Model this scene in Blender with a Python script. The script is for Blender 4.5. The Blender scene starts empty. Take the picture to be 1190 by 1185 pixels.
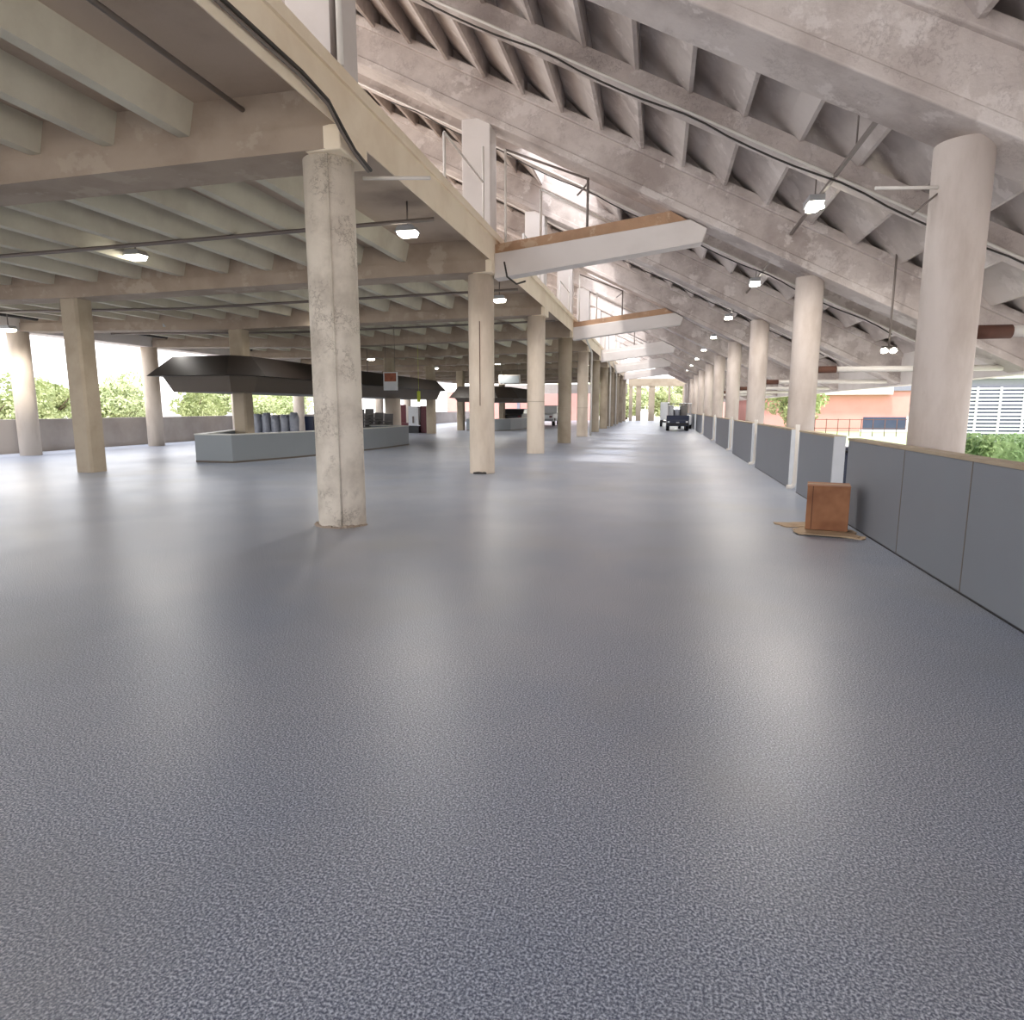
import bpy, bmesh, math, random
from mathutils import Vector, Matrix
random.seed(7)
SC = bpy.context.scene
COL = SC.collection

# ---------------------------------------------------------------- camera
F, H = 760.0, 1.5
PITCH = math.atan(118.5 / F)
YAW = math.atan(171 / math.hypot(F, 118.5))
cam_d = bpy.data.cameras.new('camera'); cam = bpy.data.objects.new('camera', cam_d); COL.objects.link(cam)
cam_d.sensor_fit = 'HORIZONTAL'; cam_d.sensor_width = 36.0; cam_d.lens = 36.0 * F / 1190.0
cam_d.clip_end = 2000
cam.location = (0, 0, H); cam.rotation_euler = (math.pi / 2 - PITCH, 0, YAW)
SC.camera = cam

# ---------------------------------------------------------------- world, sun, exposure
w = bpy.data.worlds.new('sky'); SC.world = w; w.use_nodes = True
nt = w.node_tree; nt.nodes.clear()
out = nt.nodes.new('ShaderNodeOutputWorld'); bg = nt.nodes.new('ShaderNodeBackground')
tc = nt.nodes.new('ShaderNodeTexCoord'); sep = nt.nodes.new('ShaderNodeSeparateXYZ')
rmp = nt.nodes.new('ShaderNodeValToRGB')
rmp.color_ramp.elements[0].position = 0.0; rmp.color_ramp.elements[0].color = (1.0, 0.985, 0.985, 1)
rmp.color_ramp.elements[1].position = 0.7; rmp.color_ramp.elements[1].color = (0.86, 0.90, 1.0, 1)
nt.links.new(tc.outputs['Generated'], sep.inputs[0]); nt.links.new(sep.outputs['Z'], rmp.inputs[0])
nt.links.new(rmp.outputs[0], bg.inputs['Color']); bg.inputs['Strength'].default_value = 1.3
nt.links.new(bg.outputs[0], out.inputs[0])
sd = bpy.data.lights.new('sun', 'SUN'); sun = bpy.data.objects.new('sun', sd); COL.objects.link(sun)
sd.energy = 1.6; sd.angle = math.radians(6); sd.color = (1.0, 0.97, 0.94)
sun.rotation_euler = (math.radians(24), 0, math.radians(-20))     # from behind the camera, high
SC.view_settings.view_transform = 'Standard'; SC.view_settings.look = 'None'
SC.view_settings.gamma = 1.0; SC.view_settings.use_curve_mapping = False
SC.view_settings.exposure = 1.5
LAMP_W = 190.0

# ---------------------------------------------------------------- materials
def srgb(c):
    return tuple((v / 255 / 12.92 if v / 255 <= 0.04045 else ((v / 255 + 0.055) / 1.055) ** 2.4) for v in c) + (1,)
def new_mat(name):
    m = bpy.data.materials.new(name); m.use_nodes = True
    return m, m.node_tree, m.node_tree.nodes['Principled BSDF']
def plain(name, c, rough=0.6, metal=0.0, var=0.08, scale=6.0):
    m, t, b = new_mat(name)
    g = t.nodes.new('ShaderNodeNewGeometry'); n = t.nodes.new('ShaderNodeTexNoise'); n.inputs['Scale'].default_value = scale
    n.inputs['Detail'].default_value = 4
    t.links.new(g.outputs['Position'], n.inputs['Vector'])
    mr = t.nodes.new('ShaderNodeMapRange'); mr.inputs[3].default_value = 1 - var; mr.inputs[4].default_value = 1 + var
    t.links.new(n.outputs[0], mr.inputs[0])
    mx = t.nodes.new('ShaderNodeVectorMath'); mx.operation = 'SCALE'; mx.inputs[0].default_value = srgb(c)[:3]
    t.links.new(mr.outputs[0], mx.inputs['Scale']); t.links.new(mx.outputs[0], b.inputs['Base Color'])
    b.inputs['Roughness'].default_value = rough; b.inputs['Metallic'].default_value = metal
    return m
def concrete(name, c, stain, patch=None, amount=0.5, bump=0.25, scale=1.2, rough=0.8, peel=0.0, stretch=(1, 1, 1)):
    """weathered concrete: soft mottling, dark stains, optional pale/peeled patches"""
    m, t, b = new_mat(name); L = t.links
    g = t.nodes.new('ShaderNodeNewGeometry'); mp = t.nodes.new('ShaderNodeMapping'); mp.inputs['Scale'].default_value = stretch
    L.new(g.outputs['Position'], mp.inputs['Vector'])
    def noise(s, d=6, r=0.6):
        n = t.nodes.new('ShaderNodeTexNoise'); n.inputs['Scale'].default_value = s; n.inputs['Detail'].default_value = d
        n.inputs['Roughness'].default_value = r; L.new(mp.outputs[0], n.inputs['Vector']); return n
    def ramp(src, p0, p1):
        r = t.nodes.new('ShaderNodeMapRange'); r.inputs[1].default_value = p0; r.inputs[2].default_value = p1
        r.interpolation_type = 'SMOOTHSTEP'; L.new(src, r.inputs[0]); return r.outputs[0]
    def mix(f, a, bb):
        x = t.nodes.new('ShaderNodeMix'); x.data_type = 'RGBA'
        L.new(f, x.inputs[0])
        for i, v in ((6, a), (7, bb)):
            if isinstance(v, tuple): x.inputs[i].default_value = v
            else: L.new(v, x.inputs[i])
        return x.outputs[2]
    base = srgb(c); st = srgb(stain)
    f1 = ramp(noise(scale).outputs[0], 0.38, 0.72)
    mul = t.nodes.new('ShaderNodeMath'); mul.operation = 'MULTIPLY'; mul.inputs[1].default_value = amount; L.new(f1, mul.inputs[0])
    col = mix(mul.outputs[0], base, st)
    if patch:
        n2 = noise(scale * 0.9 + 0.7, 8, 0.65); f2 = ramp(n2.outputs[0], 0.55, 0.6)
        m2 = t.nodes.new('ShaderNodeMath'); m2.operation = 'MULTIPLY'; m2.inputs[1].default_value = 0.6; L.new(f2, m2.inputs[0])
        col = mix(m2.outputs[0], col, srgb(patch))
    fine = noise(26, 4, 0.7)
    f3 = ramp(fine.outputs[0], 0.62, 0.78)
    m3 = t.nodes.new('ShaderNodeMath'); m3.operation = 'MULTIPLY'; m3.inputs[1].default_value = 0.3; L.new(f3, m3.inputs[0])
    col = mix(m3.outputs[0], col, st)
    hgt = noise(7, 8, 0.7).outputs[0]
    if peel > 0:
        v = noise(9, 6, 0.75); a = t.nodes.new('ShaderNodeMath'); a.operation = 'SUBTRACT'; a.inputs[1].default_value = 0.5; L.new(v.outputs[0], a.inputs[0])
        ab = t.nodes.new('ShaderNodeMath'); ab.operation = 'ABSOLUTE'; L.new(a.outputs[0], ab.inputs[0])
        msk = ramp(noise(2.2, 3).outputs[0], 0.46, 0.6)
        edge = t.nodes.new('ShaderNodeMapRange'); edge.inputs[1].default_value = 0.0; edge.inputs[2].default_value = 0.022
        edge.inputs[3].default_value = 1; edge.inputs[4].default_value = 0; L.new(ab.outputs[0], edge.inputs[0])
        mm = t.nodes.new('ShaderNodeMath'); mm.operation = 'MULTIPLY'; L.new(edge.outputs[0], mm.inputs[0]); L.new(msk, mm.inputs[1])
        m4 = t.nodes.new('ShaderNodeMath'); m4.operation = 'MULTIPLY'; m4.inputs[1].default_value = peel; L.new(mm.outputs[0], m4.inputs[0])
        col = mix(m4.outputs[0], col, st)
        sb = t.nodes.new('ShaderNodeMath'); sb.operation = 'SUBTRACT'; L.new(hgt, sb.inputs[0]); L.new(m4.outputs[0], sb.inputs[1]); hgt = sb.outputs[0]
    L.new(col, b.inputs['Base Color']); b.inputs['Roughness'].default_value = rough
    bp = t.nodes.new('ShaderNodeBump'); bp.inputs['Strength'].default_value = bump; bp.inputs['Distance'].default_value = 0.03
    L.new(hgt, bp.inputs['Height']); L.new(bp.outputs[0], b.inputs['Normal'])
    return m
M = {}
M['column'] = concrete('column_paint', (224, 214, 200), (132, 118, 102), amount=0.5, bump=0.45, peel=0.9, scale=1.6, rough=0.6)
M['column_plain'] = concrete('column_concrete', (220, 206, 190), (176, 158, 140), amount=0.5, bump=0.15, scale=1.4, rough=0.7, stretch=(1.5, 1.5, .5))
M['column_right'] = concrete('column_right_concrete', (206, 194, 186), (164, 148, 136), amount=0.6, bump=0.15, scale=1.5, rough=0.7, stretch=(1.5, 1.5, .5))
M['column_olive'] = concrete('column_olive_concrete', (176, 162, 142), (138, 122, 102), amount=0.5, bump=0.12, scale=1.2, rough=0.75)
M['edge'] = concrete('edge_beam_paint', (243, 228, 204), (214, 192, 162), amount=0.5, bump=0.12, scale=0.9, rough=0.7)
M['beam'] = concrete('beam_concrete', (168, 152, 136), (128, 110, 96), (180, 166, 150), amount=0.6, bump=0.25, scale=0.8)
M['rib'] = concrete('rib_concrete', (202, 196, 178), (158, 146, 130), amount=0.5, bump=0.12, scale=0.8)
M['slab'] = concrete('slab_concrete', (186, 168, 150), (132, 114, 98), amount=0.6, bump=0.15, scale=0.7)
M['raker'] = concrete('raker_concrete', (202, 191, 185), (142, 127, 120), (220, 211, 206), amount=0.7, bump=0.45, scale=0.9, peel=0.4)
M['step'] = concrete('deck_concrete', (198, 188, 182), (140, 126, 120), (212, 203, 198), amount=0.6, bump=0.2, scale=0.9)
M['tie'] = concrete('tie_concrete', (220, 212, 207), (192, 182, 175), amount=0.4, bump=0.1, scale=0.8)
M['raw'] = concrete('raw_brown_concrete', (178, 142, 112), (140, 108, 84), (200, 176, 150), amount=0.6, bump=0.5, scale=1.6)
M['panel'] = plain('grey_panel_paint', (134, 138, 146), 0.55, var=0.05, scale=1.5)
M['panel_end_lit'] = plain('sky_lit_panel_end', (205, 208, 212), 0.6)  # panel ends: daylight on the end face painted in as a paler tone
M['coping'] = concrete('coping_concrete', (186, 170, 148), (150, 130, 104), amount=0.5, bump=0.1)
M['perim'] = concrete('perimeter_concrete', (168, 160, 154), (132, 122, 114), amount=0.6, bump=0.15, scale=0.6)
M['counter'] = plain('counter_paint', (134, 140, 144), 0.5, var=0.05, scale=1.2)
M['counter_top'] = plain('counter_top', (196, 196, 190), 0.4)
M['pipe_white'] = plain('white_pipe_paint', (222, 216, 208), 0.5)
M['pipe_dark'] = plain('dark_pipe_paint', (52, 46, 42), 0.5)
M['pipe_grey'] = plain('grey_conduit', (120, 110, 104), 0.45, metal=0.3)
M['rust'] = concrete('rusty_coupling', (96, 62, 48), (60, 40, 32), amount=0.6)
M['canopy'] = plain('dark_canopy_fascia', (40, 33, 29), 0.45, var=0.15, scale=2)
M['canopy_low'] = plain('brown_canopy_soffit', (92, 82, 72), 0.55, var=0.1, scale=2)
M['blackplastic'] = plain('black_plastic', (24, 24, 28), 0.4)
M['rubber'] = plain('black_rubber', (22, 22, 24), 0.85)
M['navy'] = plain('navy_paint', (28, 38, 66), 0.35)
M['white'] = plain('white_paint', (228, 230, 232), 0.4)
M['silver'] = plain('silver_metal', (170, 172, 176), 0.35, metal=0.6)
M['maroon'] = plain('maroon_plastic', (96, 26, 38), 0.45)
M['brick'] = concrete('pink_brick', (208, 150, 142), (190, 134, 126), amount=0.5, bump=0.1, scale=0.5)
M['greyblue'] = plain('grey_cladding', (128, 128, 140), 0.6)
M['glassdark'] = plain('dark_glazing', (70, 76, 96), 0.15, var=0.25, scale=0.8)
M['bag'] = plain('wrapped_plastic', (150, 154, 166), 0.3, var=0.3, scale=9)
M['chair'] = plain('grey_stack_plastic', (110, 106, 104), 0.5, var=0.2, scale=9)
M['bark'] = plain('bark', (92, 76, 60), 0.9, var=0.2)
M['yellow'] = plain('yellow_green_vest', (200, 214, 70), 0.6)
M['poster'] = plain('red_brown_print', (168, 100, 76), 0.6, var=0.6, scale=9)
M['sand'] = concrete('pale_ground', (206, 200, 190), (180, 170, 158), amount=0.4, bump=0.05, scale=0.3)
M['grass'] = plain('lawn', (158, 172, 124), 0.9, var=0.2, scale=3)

def leaf_mat(name, c1, c2):
    m, t, b = new_mat(name); L = t.links
    g = t.nodes.new('ShaderNodeNewGeometry'); n = t.nodes.new('ShaderNodeTexNoise'); n.inputs['Scale'].default_value = 1.7; n.inputs['Detail'].default_value = 6
    L.new(g.outputs['Position'], n.inputs['Vector']); r = t.nodes.new('ShaderNodeValToRGB')
    r.color_ramp.elements[0].position = .35; r.color_ramp.elements[0].color = srgb(c1)
    r.color_ramp.elements[1].position = .65; r.color_ramp.elements[1].color = srgb(c2)
    L.new(n.outputs[0], r.inputs[0]); L.new(r.outputs[0], b.inputs['Base Color']); b.inputs['Roughness'].default_value = 0.6
    b.inputs['Transmission Weight'].default_value = 0.0
    return m
M['leaf'] = leaf_mat('leaf_light', (146, 158, 106), (202, 210, 158))
M['leaf_hedge'] = leaf_mat('leaf_hedge', (104, 138, 82), (170, 196, 132))

def cardboard():
    m, t, b = new_mat('brown_cardboard'); L = t.links
    g = t.nodes.new('ShaderNodeNewGeometry'); n = t.nodes.new('ShaderNodeTexNoise'); n.inputs['Scale'].default_value = 5
    L.new(g.outputs['Position'], n.inputs['Vector']); r = t.nodes.new('ShaderNodeValToRGB')
    r.color_ramp.elements[0].color = srgb((140, 92, 62)); r.color_ramp.elements[1].color = srgb((172, 120, 84))
    r.color_ramp.elements[0].position = .3; r.color_ramp.elements[1].position = .7
    L.new(n.outputs[0], r.inputs[0]); L.new(r.outputs[0], b.inputs['Base Color']); b.inputs['Roughness'].default_value = .75
    return m
M['card'] = cardboard()
M['card_pale'] = concrete('pale_cardboard', (196, 172, 142), (150, 124, 96), amount=0.6, bump=0.2, scale=3)

def floor_mat():
    m, t, b = new_mat('speckled_floor_coating'); L = t.links
    g = t.nodes.new('ShaderNodeNewGeometry')
    def noise(s, d=2, r=.5, vec=None):
        n = t.nodes.new('ShaderNodeTexNoise'); n.inputs['Scale'].default_value = s; n.inputs['Detail'].default_value = d
        n.inputs['Roughness'].default_value = r; L.new(vec or g.outputs['Position'], n.inputs['Vector']); return n.outputs[0]
    sp = noise(125, 3, .6); big = noise(.35, 4, .6)
    r = t.nodes.new('ShaderNodeValToRGB'); r.color_ramp.elements[0].position = .38; r.color_ramp.elements[0].color = srgb((82, 90, 112))
    r.color_ramp.elements[1].position = .64; r.color_ramp.elements[1].color = srgb((220, 225, 234)); L.new(sp, r.inputs[0])
    e = r.color_ramp.elements.new(.5); e.color = srgb((146, 153, 168))
    r2 = t.nodes.new('ShaderNodeValToRGB'); r2.color_ramp.elements[0].position = .35; r2.color_ramp.elements[0].color = (.80, .85, .92, 1)
    r2.color_ramp.elements[1].position = .65; r2.color_ramp.elements[1].color = (1.10, 1.08, 1.05, 1); L.new(big, r2.inputs[0])
    x = t.nodes.new('ShaderNodeMix'); x.data_type = 'RGBA'; x.blend_type = 'MULTIPLY'; x.inputs[0].default_value = 1
    L.new(r.outputs[0], x.inputs[6]); L.new(r2.outputs[0], x.inputs[7])
    # smoother brown-grey patches of the coating, with their glare painted into the colour
    pm = t.nodes.new('ShaderNodeMapRange'); pm.inputs[1].default_value = .52; pm.inputs[2].default_value = .72; pm.inputs[4].default_value = .55
    L.new(noise(.55, 3, .5), pm.inputs[0])
    y = t.nodes.new('ShaderNodeMix'); y.data_type = 'RGBA'; L.new(pm.outputs[0], y.inputs[0])
    L.new(x.outputs[2], y.inputs[6]); y.inputs[7].default_value = srgb((146, 148, 150)); L.new(y.outputs[2], b.inputs['Base Color'])
    mr = t.nodes.new('ShaderNodeMapRange'); mr.inputs[3].default_value = .25; mr.inputs[4].default_value = .45
    L.new(noise(.9, 5, .6), mr.inputs[0]); L.new(mr.outputs[0], b.inputs['Roughness'])
    bp = t.nodes.new('ShaderNodeBump'); bp.inputs['Strength'].default_value = .25; bp.inputs['Distance'].default_value = .004
    L.new(sp, bp.inputs['Height']); L.new(bp.outputs[0], b.inputs['Normal'])
    b.inputs['Specular IOR Level'].default_value = .85
    return m
M['floor'] = floor_mat()
def emit(name, c, s):
    m, t, b = new_mat(name); b.inputs['Emission Color'].default_value = srgb(c); b.inputs['Emission Strength'].default_value = s
    b.inputs['Base Color'].default_value = srgb(c); return m
M['lamp'] = emit('lit_lamp_lens', (255, 250, 232), 9)

# ---------------------------------------------------------------- mesh helper
class MB:
    def __init__(s): s.v = []; s.f = []; s.sm = []
    def add(s, vs, fs, smooth=False):
        o = len(s.v); s.v += [tuple(p) for p in vs]
        for f in fs: s.f.append(tuple(i + o for i in f)); s.sm.append(smooth)
        return s
    def box(s, x0, x1, y0, y1, z0, z1):
        vs = [(x, y, z) for z in (z0, z1) for y in (y0, y1) for x in (x0, x1)]
        return s.add(vs, [(0, 2, 3, 1), (4, 5, 7, 6), (0, 1, 5, 4), (2, 6, 7, 3), (0, 4, 6, 2), (1, 3, 7, 5)])
    def prism(s, poly, a0, a1, axis='y', smooth=False):
        """extrude 2D polygon; axis y: poly=(x,z); axis x: poly=(y,z); axis z: poly=(x,y)"""
        n = len(poly)
        mk = {'y': lambda p, a: (p[0], a, p[1]), 'x': lambda p, a: (a, p[0], p[1]), 'z': lambda p, a: (p[0], p[1], a)}[axis]
        vs = [mk(p, a0) for p in poly] + [mk(p, a1) for p in poly]
        s.add(vs, [tuple(range(n))[::-1], tuple(range(n, 2 * n))])
        o = len(s.v) - 2 * n
        for i in range(n):
            j = (i + 1) % n; s.f.append((o + i, o + j, o + n + j, o + n + i)); s.sm.append(smooth)
        return s
    def tube(s, pts, r, n=8, caps=True):
        pts = [Vector(p) for p in pts]; rings = []
        o = len(s.v)
        for i, p in enumerate(pts):
            d = (pts[min(i + 1, len(pts) - 1)] - pts[max(i - 1, 0)]).normalized()
            u = d.cross(Vector((0, 0, 1)))
            if u.length < 1e-3: u = d.cross(Vector((0, 1, 0)))
            u.normalize(); v = d.cross(u); rr = r[i] if isinstance(r, (list, tuple)) else r
            for k in range(n):
                a = 2 * math.pi * k / n; q = p + u * math.cos(a) * rr + v * math.sin(a) * rr; s.v.append(tuple(q))
        for i in range(len(pts) - 1):
            for k in range(n):
                a = o + i * n + k; b = o + i * n + (k + 1) % n
                s.f.append((a, b, b + n, a + n)); s.sm.append(True)
        if caps:
            s.f.append(tuple(o + k for k in range(n))[::-1]); s.sm.append(False)
            s.f.append(tuple(o + (len(pts) - 1) * n + k for k in range(n))); s.sm.append(False)
        return s
    def warp(s, fn): s.v = [fn(*p) for p in s.v]; return s
    def mesh(s, name, mat):
        me = bpy.data.meshes.new(name); me.from_pydata(s.v, [], s.f); me.materials.append(mat)
        for p, k in zip(me.polygons, s.sm): p.use_smooth = k
        bm = bmesh.new(); bm.from_mesh(me); bmesh.ops.recalc_face_normals(bm, faces=bm.faces); bm.to_mesh(me); bm.free()
        return me
    def build(s, name, mat, parent=None, bevel=0):
        """one object; origin at the base centre of the shape, or parented in the parent's space"""
        base = Vector((0, 0, 0))
        if parent is None:
            xs, ys, zs = zip(*s.v); base = Vector(((min(xs) + max(xs)) / 2, (min(ys) + max(ys)) / 2, min(zs)))
        else: base = parent.location.copy() if not parent.parent else parent.location + parent.parent.location
        s.v = [tuple(Vector(p) - base) for p in s.v]
        o = bpy.data.objects.new(name, s.mesh(name, mat)); COL.objects.link(o)
        if parent is None: o.location = base
        else: o.parent = parent
        if bevel:
            b = o.modifiers.new('bevel', 'BEVEL'); b.width = bevel; b.segments = 2; b.limit_method = 'ANGLE'
        return o
def empty(name, loc):
    o = bpy.data.objects.new(name, None); COL.objects.link(o); o.location = loc; o.empty_display_size = .1; return o
def tag(o, label=None, cat=None, group=None, kind=None):
    if label: o['label'] = label
    if cat: o['category'] = cat
    if group: o['group'] = group
    if kind: o['kind'] = kind
    return o
def copy_obj(o, parent=None, dz=None):
    c = o.copy(); COL.objects.link(c)
    if parent: c.parent = parent
    return c
def copy_tree(o, loc):
    r = o.copy(); COL.objects.link(r); r.location = loc
    for ch in list(o.children):
        c = ch.copy(); COL.objects.link(c); c.parent = r
        for g in list(ch.children):
            d = g.copy(); COL.objects.link(d); d.parent = c
    return r
ORD = ['first', 'second', 'third', 'fourth', 'fifth', 'sixth', 'seventh', 'eighth', 'ninth', 'tenth', 'eleventh', 'twelfth', 'thirteenth', 'fourteenth']

# ---------------------------------------------------------------- layout
U = [7.75] + [14.75 + 6.83 * i for i in range(10)]       # column lines along the aisle
XL, XR = -3.97, 2.92
def drop(x):
    d = max(0.0, XL - x); return .055 * min(d, 9.2) + .015 * max(0, d - 9.2)
def fan(x, u, z):
    """the left hall fans inward: lines across the aisle converge, the ceiling falls towards the outside"""
    d = max(0.0, XL - x); return (x, u * (1 - .0128 * d), z - drop(x))
def zr(x): return 4.15 + .5 * (2.9 - x)                    # underside of the raking beams

# ---------------------------------------------------------------- ground
fl = MB()
fl.box(-21.0, 5.6, -6, 80, -.3, 0).build('floor', M['floor'])
bpy.data.objects['floor']['kind'] = 'structure'
tag(MB().box(-400, 400, -300, 400, -.9, -.6).build('ground_far', M['sand']), kind='structure')
tag(MB().box(10, 90, 22, 110, -.59, -.45).build('ground_lawn', M['grass']), kind='structure')
tag(MB().box(-60, -21.35, -40, 120, -.5, -.25).build('ground_drive', M['sand']), kind='structure')
tag(MB().box(-21.3, 40, -40, -6.05, -.5, -.1).build('ground_forecourt', M['sand']), kind='structure')
tag(MB().box(5.65, 9.5, -6, 110, -.5, -.3).build('ground_path', M['sand']), kind='structure')

# ---------------------------------------------------------------- left hall: ribbed ceiling bays
lines = [-5.9, .95] + U
def ceil_bay(k):
    a, b = lines[k], lines[k + 1]
    root = empty('ceiling', fan(XL, (a + b) / 2, 4.78)); root['kind'] = 'structure'
    word = 'behind the viewer' if k == 0 else ('overhead at the near edge' if k == 1 else 'number %s ahead along the aisle' % ORD[k - 2])
    root['label'] = 'ribbed concrete ceiling bay of the left hall, ' + (
        'behind the viewer' if k == 0 else 'nearest, overhead at top left' if k == 1 else 'between the %s and %s aisle columns' % (ORD[k - 2], ORD[k - 1]))
    s = MB()
    xs = [-3.7 - i * (16.7 / 12) for i in range(13)]
    for i in range(12):
        x0, x1 = xs[i], xs[i + 1]
        s.box(x1, x0, a, b, 5.12, 5.32)
    s.warp(fan).build('slab', M['slab'], root)
    x = -5.6; i = 0
    while x > -19.2:
        j = MB(); w0, w1 = .07, .15
        j.prism([(x - w0, 4.76), (x + w0, 4.76), (x + w1, 5.13), (x - w1, 5.13)], a + .1, b - .1)
        j.warp(fan).build('joist', M['rib'], root)
        x -= .98
for k in range(len(lines) - 1): ceil_bay(k)

# transverse beams of the left hall
for k, u in enumerate(lines):
    b = MB(); xs = [-3.72 - i * (15.66 / 12) for i in range(13)]
    for i in range(12):
        x0, x1 = xs[i], xs[i + 1]
        b.box(x1, x0, u - .36, u + .36, 4.44, 4.70)
        b.box(x1, x0, u - .30, u + .30, 4.70, 5.14)
    o = b.warp(fan).build('ceiling_beam', M['beam'])
    where = 'behind the viewer' if k == 0 else 'overhead at the near edge' if k == 1 else ('on the nearest peeling aisle column' if k == 2 else 'on the %s column of the left aisle row' % ORD[k - 2])
    tag(o, 'brown-grey concrete beam crossing the left hall ceiling, %s' % where, 'beam', 'cross beams of the left hall')

# cream edge beam along the aisle
for k in range(len(lines) - 1):
    a, b = lines[k], lines[k + 1]
    e = MB(); e.prism([(-4.12, 5.04), (-3.65, 4.65), (-3.65, 5.30), (-4.12, 5.30)], a, b)
    e.box(-3.65, -3.61, a, b, 5.16, 5.30)
    o = e.build('edge_beam', M['edge'])
    tag(o, 'cream painted edge beam of the left slab, ' + ('behind the viewer' if k == 0 else 'nearest span, at top left' if k == 1 else
        'between the %s and %s aisle columns' % (ORD[k - 2], ORD[k - 1])), 'beam', 'edge beams along the aisle')

# ---------------------------------------------------------------- columns
def column_mesh(r, h, mat, seam=True, base=True, n=40):
    m = MB(); rings = []
    zs = [0, .02, h * .33, h * .66, h]
    for z in zs:
        for i in range(n):
            a = 2 * math.pi * i / n; rr = r * (1 + (.0 if z > .01 else .01))
            m.v.append((rr * math.cos(a), rr * math.sin(a), z))
    for j in range(len(zs) - 1):
        for i in range(n):
            a = j * n + i; b = j * n + (i + 1) % n; m.f.append((a, b, b + n, a + n)); m.sm.append(True)
    m.f.append(tuple(range(n))[::-1]); m.sm.append(False)
    m.f.append(tuple((len(zs) - 1) * n + i for i in range(n))); m.sm.append(False)
    return m
LCOLM = column_mesh(.30, 4.46, None).mesh('column', M['column'])
LCOLP = column_mesh(.29, 4.46, None).mesh('column', M['column_plain'])
LCOLO = column_mesh(.29, 4.46, None).mesh('column', M['column_olive'])
for k, u in enumerate(U):
    o = bpy.data.objects.new('concrete_column', LCOLM if k == 0 else (LCOLO if k == 3 or k > 4 else LCOLP)); COL.objects.link(o); o.location = (XL - .02, u, 0)
    tag(o, ('large cream round column with peeling paint and a vertical seam, nearest on the left of the aisle' if k == 0 else
            'cream round column with a horizontal band joint, third on the left of the aisle' if k == 2 else
            ('olive-grey' if k == 3 or k > 4 else 'cream') + ' round column of the left aisle row, %s from the front' % ORD[k]), 'column', 'round columns left of the aisle')
    if k == 0:
        s = MB(); s.tube([(XL + .13 - .02, u - .283, .0), (XL + .13 - .02, u - .283, 4.46)], .012, 6).build('seam', M['column'], o)
        c = MB()
        for q in range(26):
            a = -math.pi * q / 25; rr = .305 + random.random() * .02
            x, y = XL - .02 + rr * math.cos(a), u + rr * math.sin(a); h = random.uniform(.008, .035)
            c.box(x - .03, x + .03, y - .02, y + .02, 0, h)
        c.build('chipped_base', M['beam'], o)
    if k == 1:
        MB().tube([(XL + .02, u - .30, 1.55), (XL + .02, u - .30, 3.4)], .008, 6).build('rust_streak', M['rust'], o)
        c = MB()
        for q in range(14):
            a = -1.1 - .9 * q / 14; x, y = XL - .02 + .3 * math.cos(a), u + .3 * math.sin(a)
            c.box(x - .03, x + .03, y - .02, y + .02, 0, random.uniform(.02, .06))
        c.build('broken_base', M['pipe_dark'], o)
    if k >= 2:
        rg = []
        MB().tube([(XL - .02, u, 1.7 if k == 2 else 1.5), (XL - .02, u, 1.72 if k == 2 else 1.52)], .296, 32).build('band_joint', M['column_olive'], o)
# column heads: cream block joining beam and edge beam
for k, u in enumerate(U):
    h = MB(); h.box(-4.10, -3.645, u - .37, u + .37, 4.42, 4.695)
    tag(h.build('column_head', M['edge'], None, .02), 'cream square column head at the slab edge, ' + ('above the peeling column' if k == 0 else 'above the %s aisle column on the left' % ORD[k]), 'column head', 'column heads on the left aisle row')
# right row
RCOL = None
for k, u in enumerate([.9] + U):
    if k == 0: continue
    top = zr(XR + .27) + .12
    if RCOL is None: RCOL = column_mesh(.27, top, None).mesh('column', M['column_right'])
    o = bpy.data.objects.new('concrete_column', RCOL); COL.objects.link(o); o.location = (XR, u + .15, 0)
    tag(o, 'grey-beige round column behind the grey guard wall, %s from the front on the right' % ORD[k - 1], 'column', 'round columns right of the aisle')
# hall rows (P square-ish, Q perimeter)
def sq_col(x, k, kind):
    p = fan(x, U[k], 4.48); h = p[2]
    m = MB()
    if kind == 'P':
        a, c = .235, .05
        poly = [(-a + c, -a), (a - c, -a), (a, -a + c), (a, a - c), (a - c, a), (-a + c, a), (-a, a - c), (-a, -a + c)]
        m.prism([(p[0] + q[0], p[1] + q[1]) for q in poly], 0, h + .02, 'z')
    else:
        m.tube([(p[0], p[1], 0), (p[0], p[1], h + .02)], .3, 28)
    o = m.build('concrete_column', M['column_olive'] if kind == 'P' else M['column_plain'])
    names = {('P', 1): 'chamfered olive-grey column standing alone in the left hall, nearest of its row',
             ('P', 2): 'olive-grey column rising out of the bar counter, through the dark canopy',
             ('Q', 2): 'pale round column by the outer wall at the left edge of the picture',
             ('Q', 3): 'pale round column by the outer wall, under the left tip of the dark canopy'}
    lab = names.get((kind, k), ('olive-grey column of the middle row in the left hall, in line with the %s aisle column' if kind == 'P'
                                else 'pale round column along the outer left wall, level with the %s aisle column') % ORD[k])
    tag(o, lab, 'column', 'columns in the left hall')
for k in range(1, 9): sq_col(-13.15, k, 'P')
for k in range(2, 9): sq_col(-19.7, k, 'Q')

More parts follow.
